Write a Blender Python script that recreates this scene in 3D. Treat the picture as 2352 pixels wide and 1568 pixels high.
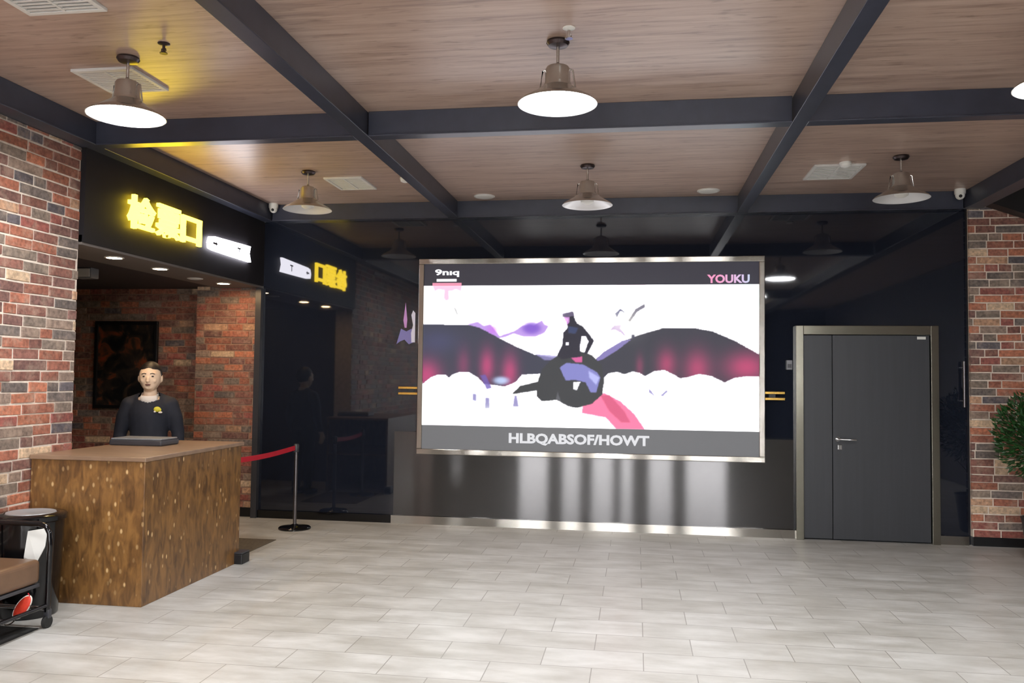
import bpy, bmesh, math, random
import numpy as np
from mathutils import Vector, Matrix
random.seed(7)
SC = bpy.context.scene
COL = SC.collection
for o in list(bpy.data.objects): bpy.data.objects.remove(o)

# ------------------------------------------------------------------ camera
CAM_Z = 1.6
yaw, pitch, roll = math.radians(8.542), math.radians(2.423), math.radians(0.665)
fwd = Vector((-math.sin(yaw)*math.cos(pitch), math.cos(yaw)*math.cos(pitch), math.sin(pitch)))
rt = Vector((math.cos(yaw), math.sin(yaw), 0)); up = rt.cross(fwd)
r2 = rt*math.cos(roll) + up*math.sin(roll); u2 = -rt*math.sin(roll) + up*math.cos(roll)
cam = bpy.data.cameras.new('camera'); cam_o = bpy.data.objects.new('camera', cam); COL.objects.link(cam_o)
cam.sensor_width = 36; cam.lens = 36*1900/2352; cam.clip_start = .05
m = Matrix.Identity(4)
for i in range(3): m[i][0], m[i][1], m[i][2] = r2[i], u2[i], -fwd[i]
m[2][3] = CAM_Z; cam_o.matrix_world = m
SC.camera = cam_o
# ------------------------------------------------------------------ world, exposure
w = bpy.data.worlds.new('world'); SC.world = w; w.use_nodes = True
w.node_tree.nodes['Background'].inputs[0].default_value = (.98, .98, 1, 1)
w.node_tree.nodes['Background'].inputs[1].default_value = 7.5
SC.view_settings.view_transform = 'Standard'; SC.view_settings.look = 'None'
SC.view_settings.gamma = 1; SC.view_settings.use_curve_mapping = False
SC.view_settings.exposure = 0.85
LAMP = 65.0          # radiance of a lit pendant diffuser
SIGN_Y = 8.5; SIGN_W = 8.5
SCR = 0.555          # scales what the screen shows, so that its greys hold at this exposure

# ------------------------------------------------------------------ materials
def lin(c):
    return tuple((v/255/12.92 if v/255 <= .04045 else ((v/255+.055)/1.055)**2.4) for v in c[:3]) + (1,)
def newmat(name):
    m = bpy.data.materials.new(name); m.use_nodes = True
    return m, m.node_tree, m.node_tree.nodes['Principled BSDF']
def pm(name, c, rough=.5, metal=0., ior=1.5, noise=0., scale=(8, 8, 8), spec=.5, bump=0., coat=0.):
    m, nt, b = newmat(name)
    b.inputs['Roughness'].default_value = rough; b.inputs['Metallic'].default_value = metal
    b.inputs['IOR'].default_value = ior; b.inputs['Specular IOR Level'].default_value = spec
    b.inputs['Coat Weight'].default_value = coat
    col = lin(c)
    tc = nt.nodes.new('ShaderNodeTexCoord'); mp = nt.nodes.new('ShaderNodeMapping'); mp.inputs['Scale'].default_value = scale
    nt.links.new(tc.outputs['Object'], mp.inputs[0])
    n = nt.nodes.new('ShaderNodeTexNoise'); n.inputs['Scale'].default_value = 1; n.inputs['Detail'].default_value = 5
    nt.links.new(mp.outputs[0], n.inputs['Vector'])
    r = nt.nodes.new('ShaderNodeValToRGB')
    k = max(noise, .03)
    r.color_ramp.elements[0].position = .3; r.color_ramp.elements[1].position = .7
    r.color_ramp.elements[0].color = tuple(v*(1-k) for v in col[:3])+(1,)
    r.color_ramp.elements[1].color = tuple(min(1, v*(1+k)) for v in col[:3])+(1,)
    nt.links.new(n.outputs[0], r.inputs[0]); nt.links.new(r.outputs[0], b.inputs['Base Color'])
    if bump:
        bp = nt.nodes.new('ShaderNodeBump'); bp.inputs['Strength'].default_value = bump; bp.inputs['Distance'].default_value = .01
        nt.links.new(n.outputs[0], bp.inputs['Height']); nt.links.new(bp.outputs[0], b.inputs['Normal'])
    return m
def emat(name, c, s, base=(30, 30, 30)):
    m, nt, b = newmat(name)
    b.inputs['Base Color'].default_value = lin(base)
    b.inputs['Emission Color'].default_value = c if max(c) <= 1.0001 and len(c) == 4 else lin(c)
    b.inputs['Emission Strength'].default_value = s
    return m
def brushed(name, c, rough=.08, spread=.35, metal=1.0, spec=.5, side=.02, noise=.0):
    """metal with fine horizontal brushing: micro facets tilt up and down, so reflections smear vertically"""
    m, nt, b = newmat(name)
    b.inputs['Base Color'].default_value = lin(c); b.inputs['Metallic'].default_value = metal
    b.inputs['Roughness'].default_value = rough; b.inputs['Specular IOR Level'].default_value = spec
    g = nt.nodes.new('ShaderNodeNewGeometry'); wn = nt.nodes.new('ShaderNodeTexWhiteNoise'); wn.noise_dimensions = '3D'
    sc = nt.nodes.new('ShaderNodeVectorMath'); sc.operation = 'SCALE'; sc.inputs['Scale'].default_value = 977.0
    nt.links.new(g.outputs['Position'], sc.inputs[0]); nt.links.new(sc.outputs[0], wn.inputs['Vector'])
    sub = nt.nodes.new('ShaderNodeVectorMath'); sub.operation = 'SUBTRACT'; sub.inputs[1].default_value = (.5, .5, .5)
    nt.links.new(wn.outputs['Color'], sub.inputs[0])
    mul = nt.nodes.new('ShaderNodeVectorMath'); mul.operation = 'MULTIPLY'; mul.inputs[1].default_value = (side, side, spread)
    nt.links.new(sub.outputs[0], mul.inputs[0])
    ad = nt.nodes.new('ShaderNodeVectorMath'); ad.operation = 'ADD'
    nt.links.new(g.outputs['Normal'], ad.inputs[0]); nt.links.new(mul.outputs[0], ad.inputs[1])
    nz = nt.nodes.new('ShaderNodeVectorMath'); nz.operation = 'NORMALIZE'
    nt.links.new(ad.outputs[0], nz.inputs[0]); nt.links.new(nz.outputs[0], b.inputs['Normal'])
    return m

M = {}
M['beam'] = pm('beam_paint', (56, 59, 72), .32, noise=.1)
M['black_glass'] = pm('black_glass', (26, 30, 40), .035, noise=.05, spec=.7)
M['black'] = pm('black_paint', (18, 18, 20), .4)
M['black_gloss'] = pm('black_gloss', (14, 14, 16), .12)
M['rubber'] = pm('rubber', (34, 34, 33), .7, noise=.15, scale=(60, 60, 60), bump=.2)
M['fascia'] = pm('fascia_panel', (38, 36, 38), .55, noise=.08, spec=.15)
M['soffit'] = pm('soffit_paint', (112, 104, 98), .6)
M['dark_ceiling'] = pm('dark_ceiling', (58, 50, 50), .7)
M['steel'] = brushed('brushed_steel', (172, 168, 160), .05, .5, side=.01)
M['steel_door'] = brushed('brushed_steel_door_frame', (150, 147, 134), .2, .45)
M['steel_panel'] = brushed('dark_brushed_panel', (92, 91, 91), .05, .27, side=.006)
M['door'] = pm('door_leaf', (54, 56, 60), .42, noise=.07, scale=(30, 30, 1.2))
M['chrome'] = pm('chrome', (215, 215, 215), .12, 1)
M['silver'] = pm('lamp_metal', (196, 193, 188), .22, .9, noise=.06)
M['lamp_inner'] = pm('lamp_reflector', (238, 238, 238), .3, .2)
M['lamp_dark'] = pm('lamp_canopy', (72, 62, 62), .3, .7)
M['white'] = pm('white_plastic', (225, 224, 218), .45)
M['vent'] = pm('vent_white', (212, 210, 205), .5)
M['vent_dark'] = pm('vent_shadow', (128, 130, 126), .6)
M['grey'] = pm('grey_plastic', (120, 122, 126), .4, noise=.06)
M['darkgrey'] = pm('dark_grey_plastic', (58, 58, 62), .35)
M['brown_vinyl'] = pm('brown_vinyl', (116, 88, 66), .3, noise=.18, scale=(5, 5, 5))
M['red'] = pm('red_cloth', (196, 26, 46), .6, noise=.1)
M['pouch_red'] = pm('red_pouch', (214, 62, 42), .45, noise=.15, scale=(40, 40, 40))
M['gold'] = pm('gold', (226, 184, 96), .2, 1)
M['bin_steel'] = pm('bin_steel', (176, 178, 180), .35, .4)
M['pole'] = pm('pole_metal', (120, 116, 118), .25, .9)
M['skin'] = pm('skin', (232, 202, 172), .5, noise=.04)
M['lip'] = pm('lip', (120, 76, 66), .5)
M['hair'] = pm('hair', (26, 20, 18), .5, noise=.3, scale=(90, 90, 20))
M['eye'] = pm('eye', (40, 30, 26), .25)
M['shirt'] = pm('navy_shirt', (27, 30, 41), .8, noise=.15, scale=(30, 30, 30))
M['trousers'] = pm('black_trousers', (25, 25, 28), .8)
M['collar'] = pm('pale_shirt', (232, 222, 212), .8)
M['yellow'] = pm('yellow_print', (206, 196, 52), .6)
M['shoe'] = pm('shoe', (20, 20, 22), .4)
M['mat'] = pm('mat_fibre', (96, 88, 76), .8, noise=.25, scale=(50, 50, 50))
M['pot'] = pm('pot', (60, 58, 56), .5); M['bark'] = pm('bark', (84, 62, 44), .8, noise=.3)
M['leaf'] = pm('leaf', (34, 74, 30), .4, noise=.45, scale=(14, 14, 14))
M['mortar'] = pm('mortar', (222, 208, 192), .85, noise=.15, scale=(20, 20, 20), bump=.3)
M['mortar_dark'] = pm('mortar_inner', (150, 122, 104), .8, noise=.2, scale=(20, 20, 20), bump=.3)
M['lit'] = emat('lamp_light', (.97, .98, 1, 1), LAMP)
M['warm'] = emat('downlight_light', (1, .66, .34, 1), 105)
M['sign_yellow'] = emat('sign_yellow', (1, .70, .03, 1), SIGN_Y)
M['sign_white'] = emat('sign_white', (.92, .90, 1, 1), SIGN_W)
M['sign_off'] = pm('sign_mark', (70, 70, 76), .5)
M['paper'] = pm('sticker_white', (220, 220, 214), .5)

def wood_ceiling():
    m, nt, b = newmat('wood_laminate')
    tc = nt.nodes.new('ShaderNodeTexCoord'); mp = nt.nodes.new('ShaderNodeMapping'); mp.inputs['Scale'].default_value = (1.6, 26, 1)
    nt.links.new(tc.outputs['Object'], mp.inputs[0])
    n = nt.nodes.new('ShaderNodeTexNoise'); n.inputs['Scale'].default_value = 1.0; n.inputs['Detail'].default_value = 7; n.inputs['Roughness'].default_value = .62
    nt.links.new(mp.outputs[0], n.inputs['Vector'])
    r = nt.nodes.new('ShaderNodeValToRGB'); e = r.color_ramp.elements
    e[0].position = .27; e[0].color = lin((140, 116, 105)); e[1].position = .66; e[1].color = lin((190, 167, 152))
    x = r.color_ramp.elements.new(.45); x.color = lin((172, 147, 132))
    nt.links.new(n.outputs[0], r.inputs[0])
    mp2 = nt.nodes.new('ShaderNodeMapping'); mp2.inputs['Scale'].default_value = (6, 34, 1); nt.links.new(tc.outputs['Object'], mp2.inputs[0])
    n2 = nt.nodes.new('ShaderNodeTexNoise'); n2.inputs['Scale'].default_value = 1.0; n2.inputs['Detail'].default_value = 3
    nt.links.new(mp2.outputs[0], n2.inputs['Vector'])
    r2_ = nt.nodes.new('ShaderNodeValToRGB'); e = r2_.color_ramp.elements
    e[0].position = .27; e[0].color = (.6, .56, .53, 1); e[1].position = .40; e[1].color = (1, 1, 1, 1)
    nt.links.new(n2.outputs[0], r2_.inputs[0])
    mx = nt.nodes.new('ShaderNodeMix'); mx.data_type = 'RGBA'; mx.blend_type = 'MULTIPLY'; mx.inputs[0].default_value = .85
    nt.links.new(r.outputs[0], mx.inputs[6]); nt.links.new(r2_.outputs[0], mx.inputs[7])
    nt.links.new(mx.outputs[2], b.inputs['Base Color'])
    b.inputs['Roughness'].default_value = .34; b.inputs['Specular IOR Level'].default_value = .6
    return m
M['ceiling'] = wood_ceiling()

def floor_tile():
    m, nt, b = newmat('floor_tile')
    tc = nt.nodes.new('ShaderNodeTexCoord')
    mp = nt.nodes.new('ShaderNodeMapping'); mp.vector_type = 'POINT'
    mp.inputs['Location'].default_value = (-.05-.284+.568*20, -4.65+.304*60, 0)
    nt.links.new(tc.outputs['Object'], mp.inputs[0])
    bt = nt.nodes.new('ShaderNodeTexBrick'); bt.offset = .5; bt.offset_frequency = 2; bt.squash_frequency = 2; bt.squash = 1
    bt.inputs['Scale'].default_value = 1; bt.inputs['Brick Width'].default_value = .568; bt.inputs['Row Height'].default_value = .304
    bt.inputs['Mortar Size'].default_value = .0028; bt.inputs['Mortar Smooth'].default_value = .1
    bt.inputs['Color1'].default_value = (.0, .0, .0, 1); bt.inputs['Color2'].default_value = (1, 1, 1, 1)
    nt.links.new(mp.outputs[0], bt.inputs['Vector'])
    n = nt.nodes.new('ShaderNodeTexNoise'); n.inputs['Scale'].default_value = 1; n.inputs['Detail'].default_value = 6; n.inputs['Roughness'].default_value = .6
    m2 = nt.nodes.new('ShaderNodeMapping'); m2.inputs['Scale'].default_value = (2.2, 6, 1); nt.links.new(tc.outputs['Object'], m2.inputs[0]); nt.links.new(m2.outputs[0], n.inputs['Vector'])
    r = nt.nodes.new('ShaderNodeValToRGB'); e = r.color_ramp.elements
    e[0].position = .3; e[0].color = lin((172, 169, 161)); e[1].position = .68; e[1].color = lin((209, 208, 204))
    nt.links.new(n.outputs[0], r.inputs[0])
    r2_ = nt.nodes.new('ShaderNodeValToRGB'); r2_.color_ramp.elements[0].color = (.88, .87, .85, 1); r2_.color_ramp.elements[1].color = (1, 1, 1, 1)
    nt.links.new(bt.outputs['Color'], r2_.inputs[0])
    mx = nt.nodes.new('ShaderNodeMix'); mx.data_type = 'RGBA'; mx.blend_type = 'MULTIPLY'; mx.inputs[0].default_value = 1
    nt.links.new(r.outputs[0], mx.inputs[6]); nt.links.new(r2_.outputs[0], mx.inputs[7])
    mm = nt.nodes.new('ShaderNodeMix'); mm.data_type = 'RGBA'; mm.inputs[7].default_value = lin((138, 134, 126))
    nt.links.new(bt.outputs['Fac'], mm.inputs[0]); nt.links.new(mx.outputs[2], mm.inputs[6])
    nt.links.new(mm.outputs[2], b.inputs['Base Color'])
    bp = nt.nodes.new('ShaderNodeBump'); bp.invert = True; bp.inputs['Strength'].default_value = .4; bp.inputs['Distance'].default_value = .003
    nt.links.new(bt.outputs['Fac'], bp.inputs['Height']); nt.links.new(bp.outputs[0], b.inputs['Normal'])
    rr = nt.nodes.new('ShaderNodeMapRange'); rr.inputs['To Min'].default_value = .26; rr.inputs['To Max'].default_value = .42
    nt.links.new(n.outputs[0], rr.inputs['Value']); nt.links.new(rr.outputs[0], b.inputs['Roughness'])
    return m
M['floor'] = floor_tile()

def brick_mat():
    m, nt, b = newmat('brick')
    at = nt.nodes.new('ShaderNodeAttribute'); at.attribute_name = 'tone'
    tc = nt.nodes.new('ShaderNodeTexCoord'); n = nt.nodes.new('ShaderNodeTexNoise'); n.inputs['Scale'].default_value = 38; n.inputs['Detail'].default_value = 6
    nt.links.new(tc.outputs['Object'], n.inputs['Vector'])
    r = nt.nodes.new('ShaderNodeValToRGB'); r.color_ramp.elements[0].color = (.55, .53, .52, 1); r.color_ramp.elements[1].color = (1.25, 1.22, 1.2, 1)
    r.color_ramp.elements[0].position = .3; r.color_ramp.elements[1].position = .7
    nt.links.new(n.outputs[0], r.inputs[0])
    mx = nt.nodes.new('ShaderNodeMix'); mx.data_type = 'RGBA'; mx.blend_type = 'MULTIPLY'; mx.inputs[0].default_value = 1
    nt.links.new(at.outputs['Color'], mx.inputs[6]); nt.links.new(r.outputs[0], mx.inputs[7])
    nw = nt.nodes.new('ShaderNodeTexNoise'); nw.inputs['Scale'].default_value = 9; nw.inputs['Detail'].default_value = 8; nw.inputs['Roughness'].default_value = .7
    nt.links.new(tc.outputs['Object'], nw.inputs['Vector'])
    rw_ = nt.nodes.new('ShaderNodeValToRGB'); rw_.color_ramp.elements[0].position = .50; rw_.color_ramp.elements[1].position = .72
    rw_.color_ramp.elements[0].color = (0, 0, 0, 1); rw_.color_ramp.elements[1].color = (.55, .55, .55, 1); nt.links.new(nw.outputs[0], rw_.inputs[0])
    m5 = nt.nodes.new('ShaderNodeMix'); m5.data_type = 'RGBA'; m5.inputs[7].default_value = lin((196, 172, 150))
    nt.links.new(rw_.outputs[0], m5.inputs[0]); nt.links.new(mx.outputs[2], m5.inputs[6]); nt.links.new(m5.outputs[2], b.inputs['Base Color'])
    bp = nt.nodes.new('ShaderNodeBump'); bp.inputs['Strength'].default_value = .5; bp.inputs['Distance'].default_value = .004
    nt.links.new(n.outputs[0], bp.inputs['Height']); nt.links.new(bp.outputs[0], b.inputs['Normal'])
    b.inputs['Roughness'].default_value = .5
    return m
M['brick'] = brick_mat()

def counter_mat():
    m, nt, b = newmat('counter_board')
    tc = nt.nodes.new('ShaderNodeTexCoord')
    mp = nt.nodes.new('ShaderNodeMapping'); mp.inputs['Scale'].default_value = (22, 22, 7.0); nt.links.new(tc.outputs['Object'], mp.inputs[0])
    n = nt.nodes.new('ShaderNodeTexNoise'); n.inputs['Scale'].default_value = 1; n.inputs['Detail'].default_value = 6; n.inputs['Distortion'].default_value = .8
    nt.links.new(mp.outputs[0], n.inputs['Vector'])
    r = nt.nodes.new('ShaderNodeValToRGB'); e = r.color_ramp.elements
    e[0].position = .28; e[0].color = lin((84, 58, 34)); e[1].position = .7; e[1].color = lin((144, 104, 58))
    nt.links.new(n.outputs[0], r.inputs[0])
    mp2 = nt.nodes.new('ShaderNodeMapping'); mp2.inputs['Location'].default_value = (.3, .42, 0); mp2.inputs['Scale'].default_value = (21, 21, 12); nt.links.new(tc.outputs['Object'], mp2.inputs[0])
    v = nt.nodes.new('ShaderNodeTexVoronoi'); v.inputs['Scale'].default_value = 1; nt.links.new(mp2.outputs[0], v.inputs['Vector'])
    r3 = nt.nodes.new('ShaderNodeValToRGB'); e = r3.color_ramp.elements
    e[0].position = .13; e[0].color = (1, 1, 1, 1); e[1].position = .25; e[1].color = (0, 0, 0, 1)
    nt.links.new(v.outputs['Distance'], r3.inputs[0])
    # only some cells carry a pale chip
    r4 = nt.nodes.new('ShaderNodeValToRGB'); e = r4.color_ramp.elements; e[0].position = .50; e[0].color = (0, 0, 0, 1); e[1].position = .80; e[1].color = (1, 1, 1, 1)
    nt.links.new(v.outputs['Color'], r4.inputs[0])
    mu = nt.nodes.new('ShaderNodeMath'); mu.operation = 'MULTIPLY'; nt.links.new(r3.outputs[0], mu.inputs[0]); nt.links.new(r4.outputs[0], mu.inputs[1])
    mx = nt.nodes.new('ShaderNodeMix'); mx.data_type = 'RGBA'; mx.inputs[7].default_value = lin((206, 172, 122))
    nt.links.new(mu.outputs[0], mx.inputs[0]); nt.links.new(r.outputs[0], mx.inputs[6]); nt.links.new(mx.outputs[2], b.inputs['Base Color'])
    b.inputs['Roughness'].default_value = .32
    return m
M['counter'] = counter_mat()
M['counter_top'] = pm('counter_top_wood', (138, 112, 90), .35, noise=.15, scale=(3, 12, 3))

def glass_mat():
    m = bpy.data.materials.new('window_glass'); m.use_nodes = True; nt = m.node_tree; nt.nodes.clear()
    o = nt.nodes.new('ShaderNodeOutputMaterial'); mx = nt.nodes.new('ShaderNodeMixShader'); t = nt.nodes.new('ShaderNodeBsdfTransparent'); g = nt.nodes.new('ShaderNodeBsdfGlossy')
    g.inputs['Roughness'].default_value = .02; mx.inputs[0].default_value = .07
    nt.links.new(t.outputs[0], mx.inputs[1]); nt.links.new(g.outputs[0], mx.inputs[2]); nt.links.new(mx.outputs[0], o.inputs[0])
    return m
M['glass'] = glass_mat()

# ------------------------------------------------------------------ geometry helpers
def link(name, me, mat, parent=None):
    o = bpy.data.objects.new(name, me); COL.objects.link(o)
    if mat is not None and not me.materials: me.materials.append(mat)
    if parent is not None: o.parent = parent
    return o
def obj(name, bm, mat, parent=None, smooth=False, bevel=0., seg=2):
    me = bpy.data.meshes.new(name); bmesh.ops.recalc_face_normals(bm, faces=bm.faces[:]); bm.to_mesh(me); bm.free()
    if smooth:
        for p in me.polygons: p.use_smooth = True
    o = link(name, me, mat, parent)
    if bevel:
        b = o.modifiers.new('bevel', 'BEVEL'); b.width = bevel; b.segments = seg; b.limit_method = 'ANGLE'
    if smooth:
        try:
            me.set_sharp_from_angle(angle=math.radians(42))
        except Exception: pass
    return o
def box(bm, x0, x1, y0, y1, z0, z1, rz=0):
    v = [bm.verts.new((x, y, z)) for x in (x0, x1) for y in (y0, y1) for z in (z0, z1)]
    for f in ((0, 1, 3, 2), (4, 6, 7, 5), (0, 4, 5, 1), (2, 3, 7, 6), (0, 2, 6, 4), (1, 5, 7, 3)): bm.faces.new([v[i] for i in f])
    return v
def B(*a):
    bm = bmesh.new(); box(bm, *a); return bm
def tube(bm, pts, r, n=12, caps=True, closed=False):
    pts = [Vector(p) for p in pts]; rs = r if isinstance(r, (list, tuple)) else [r]*len(pts); rings = []
    N = len(pts)
    for i, p in enumerate(pts):
        if closed: d = pts[(i+1) % N]-pts[i-1]
        else: d = (pts[min(i+1, N-1)]-pts[max(i-1, 0)])
        d.normalize(); a = Vector((0, 0, 1)) if abs(d.z) < .9 else Vector((1, 0, 0))
        u = d.cross(a).normalized(); v = d.cross(u)
        rings.append([bm.verts.new(p+u*rs[i]*math.cos(t*2*math.pi/n)+v*rs[i]*math.sin(t*2*math.pi/n)) for t in range(n)])
    for i in range(N if closed else N-1):
        a, b = rings[i], rings[(i+1) % N]
        for t in range(n): bm.faces.new((a[t], a[(t+1) % n], b[(t+1) % n], b[t]))
    if caps and not closed: bm.faces.new(rings[0][::-1]); bm.faces.new(rings[-1])
def lathe(bm, prof, n=40, c=(0, 0, 0), sx=1, sy=1, cap=True):
    rings = []
    for r, z in prof:
        rings.append([bm.verts.new((c[0]+sx*r*math.cos(t*2*math.pi/n), c[1]+sy*r*math.sin(t*2*math.pi/n), c[2]+z)) for t in range(n)])
    for a, b in zip(rings, rings[1:]):
        for t in range(n): bm.faces.new((a[t], a[(t+1) % n], b[(t+1) % n], b[t]))
    if cap: bm.faces.new(rings[0][::-1]); bm.faces.new(rings[-1])
def ball(bm, c, r, sx=1, sy=1, sz=1, u=24, v=14):
    c = Vector(c); nv = bm.verts.new; top = nv(c+Vector((0, 0, r*sz))); bot = nv(c-Vector((0, 0, r*sz))); rows = []
    for j in range(1, v):
        th = math.pi*j/v; q = math.sin(th); z = r*sz*math.cos(th)
        rows.append([nv((c.x+r*sx*q*math.cos(2*math.pi*i/u), c.y+r*sy*q*math.sin(2*math.pi*i/u), c.z+z)) for i in range(u)])
    nf = bm.faces.new
    for i in range(u):
        k = (i+1) % u; nf((top, rows[0][i], rows[0][k])); nf((bot, rows[-1][k], rows[-1][i]))
        for j in range(v-2): nf((rows[j][i], rows[j+1][i], rows[j+1][k], rows[j][k]))
def thing(name, label, cat, loc=(0, 0, 0), group=None, kind=None):
    o = bpy.data.objects.new(name, None); COL.objects.link(o); o.location = loc; o.empty_display_size = .1
    return tag(o, label, cat, group, kind)
def tag(o, label=None, cat=None, group=None, kind=None):
    if label: o['label'] = label
    if cat: o['category'] = cat
    if group: o['group'] = group
    if kind: o['kind'] = kind
    return o
def struct(name, bm, mat, parent=None, **k):
    o = obj(name, bm, mat, parent, **k)
    if parent is None: o['kind'] = 'structure'
    return o
def text_mesh(body, size, depth, bold=0., width=None, height=None):
    """flat text in the XZ plane facing -Y, lower left corner at the origin, returned as a mesh"""
    c = bpy.data.curves.new('text', 'FONT'); c.body = body; c.size = size; c.extrude = depth/2; c.offset = bold; c.resolution_u = 3
    o = bpy.data.objects.new('text', c); COL.objects.link(o); bpy.context.view_layer.update()
    me = bpy.data.meshes.new_from_object(o.evaluated_get(bpy.context.evaluated_depsgraph_get()))
    bpy.data.objects.remove(o)
    co = np.array([v.co[:] for v in me.vertices]); mn, mx = co.min(0), co.max(0)
    co -= mn; s = [1, 1, 1]
    if width: s[0] = width/(mx[0]-mn[0])
    if height: s[1] = height/(mx[1]-mn[1])
    co = co*np.array(s)
    out = np.stack([co[:, 0], -co[:, 2], co[:, 1]], 1)
    for v, c3 in zip(me.vertices, out): v.co = c3
    me.materials.clear()
    return me

# ------------------------------------------------------------------ key dimensions (metres)
ZC = 3.49; ZB = 3.31; YW = 8.78; XL = -4.16
# ---- floor / ceiling
fl = struct('floor', B(-8.6, 6.2, -6.2, 9.4, -.12, 0), M['floor'])
ce = struct('ceiling', B(-8.6, 6.2, -6.2, 9.4, ZC, ZC+.12), M['ceiling'])

# ---- bricks
TONES = [(158, 102, 84, 6), (170, 108, 86, 5), (188, 120, 92, 3.5), (140, 96, 84, 6), (128, 94, 86, 6), (134, 120, 108, 5), (118, 108, 102, 4), (106, 100, 104, 3), (150, 130, 116, 3), (190, 150, 120, 2), (214, 186, 154, 2), (158, 94, 84, 4)]
def brick_field(O, U, L, H, rng, cw=.25, ch=.0765, mort=.0105, depth=.006, cut=None):
    """individual brick slips in one mesh. O origin, U direction along the wall; normal = U x Z; with a per brick tone attribute"""
    O = Vector(O); U = Vector(U).normalized(); Z = Vector((0, 0, 1)); Nn = U.cross(Z)
    vs, fs, tones = [], [], []
    wts = [t[3] for t in TONES]
    rows = int(math.ceil(H/ch))
    for r in range(rows):
        z0 = r*ch; z1 = min(H, z0+ch-mort)
        if z1-z0 < .01: continue
        x = -cw*rng.random()
        while x < L:
            wdt = cw*rng.choice((1, 1, 1.3, .5, .75, 1.15, .9))
            a, b = max(0, x), min(L, x+wdt-mort); x += wdt
            if b-a < .02: continue
            if cut and cut((a+b)/2, (z0+z1)/2): continue
            d = depth+rng.uniform(-.003, .005); t = rng.choices(TONES, wts)[0]; k = rng.uniform(.82, 1.12)
            c = tuple(v*k for v in lin(t[:3])[:3])
            dz0, dz1, j = rng.uniform(-.004, .004), rng.uniform(-.004, .004), .004
            base = len(vs)
            for (uu, zz) in ((a, z0), (b, z0+dz0), (b, z1+dz0), (a, z1+dz1)):
                zz = min(H, max(0, zz)); vs.append(O+U*uu+Z*zz)
            for (uu, zz) in ((a+j, z0+j), (b-j, z0+dz0+j), (b-j, z1+dz0-j), (a+j, z1+dz1-j)):
                zz = min(H, max(0, zz)); vs.append(O+U*uu+Z*zz+Nn*d)
            for f in ((4, 5, 6, 7), (0, 1, 5, 4), (1, 2, 6, 5), (2, 3, 7, 6), (3, 0, 4, 7)):
                fs.append([base+i for i in f]); tones += [c+(1,)]*4
    return vs, fs, tones
def brick_wall(name, slab, fields, rng, mortar, kind='structure', parent=None):
    """slab: box tuple list (mortar body); fields: list of brick_field argument dicts"""
    bm = bmesh.new()
    for s in slab: box(bm, *s)
    me = bpy.data.meshes.new(name); bm.to_mesh(me); nb = len(me.vertices); bmv = [v.co.copy() for v in me.vertices]; bf = [list(p.vertices) for p in me.polygons]; bm.free()
    V = [tuple(v) for v in bmv]; F = bf[:]; T = [(1, 1, 1, 1)]*sum(len(f) for f in bf); mi = [0]*len(bf)
    for fd in fields:
        vs, fs, tn = brick_field(rng=rng, **fd); o = len(V)
        V += [tuple(v) for v in vs]; F += [[i+o for i in f] for f in fs]; T += tn; mi += [1]*len(fs)
    me2 = bpy.data.meshes.new(name); me2.from_pydata(V, [], F)
    me2.materials.append(mortar); me2.materials.append(M['brick'])
    me2.polygons.foreach_set('material_index', mi)
    ca = me2.color_attributes.new('tone', 'FLOAT_COLOR', 'CORNER'); ca.data.foreach_set('color', [c for t in T for c in t])
    o = bpy.data.objects.new(name, me2); COL.objects.link(o)
    if kind: o['kind'] = kind
    bpy.data.meshes.remove(me)
    return o
rng = random.Random(11)
# left brick wall: face at x=-4.18, from y=0.6 to y=5.72 ; also its end face
brick_wall('wall_left', [(-4.46, -4.205, .6, 5.70, 0, ZB)],
           [dict(O=(-4.205, .6, 0), U=(0, 1, 0), L=5.10, H=ZB)], rng, M['mortar'])
# passage: back wall with protruding pier
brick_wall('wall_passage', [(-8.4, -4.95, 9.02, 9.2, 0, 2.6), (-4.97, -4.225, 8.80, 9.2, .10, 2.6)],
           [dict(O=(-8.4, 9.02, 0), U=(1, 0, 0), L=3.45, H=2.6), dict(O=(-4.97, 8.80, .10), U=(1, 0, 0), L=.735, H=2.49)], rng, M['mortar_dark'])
brick_wall('wall_right', [(3.26, 5.0, 8.725, 8.95, .09, ZC)],
           [dict(O=(3.245, 8.725, .09), U=(1, 0, 0), L=1.74, H=ZB-.07)], rng, M['mortar'])
struct('baseboard_right', B(3.27, 5.0, 8.735, 8.95, 0, .09), M['black'])
struct('baseboard_passage', B(-4.96, -4.225, 8.79, 8.84, 0, .10), M['black'])
struct('wall_passage_side', B(-8.6, -8.4, 5.4, 9.2, 0, 2.6), M['dark_ceiling'])
struct('wall_passage_front', B(-8.4, -4.46, 5.45, 5.70, 0, 2.6), M['dark_ceiling'])
# back wall: black glass cladding
struct('wall_back', B(-4.16, 3.26, YW, 9.0, 0, ZC), M['black_glass'])
struct('wall_back_cladding', B(-2.6, 1.585, 8.765, YW, .085, .99), M['steel_panel'])
struct('trim_1', B(-2.62, 1.60, 8.745, 8.766, 0, .085), M['steel'])           # steel skirting
struct('baseboard_back', B(-4.16, -2.62, 8.75, YW, 0, .085), M['black_gloss'])
struct('trim_2', B(2.96, 3.235, 8.745, YW, 0, .085), M['steel'])
struct('trim_3', B(-4.225, -4.16, 8.72, 8.80, 0, 2.56), M['darkgrey'])        # corner post between pier and glass
# fascia over the passage and soffit
struct('trim_4', B(-4.42, XL, 5.70, YW, 2.585, ZB), M['fascia'])
struct('ceiling_passage', B(-8.4, -4.70, 5.70, 9.1, 2.585, 2.65), M['dark_ceiling'])
struct('trim_5', B(-4.70, -4.175, 5.70, 8.82, 2.565, 2.64), M['soffit'])
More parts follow.
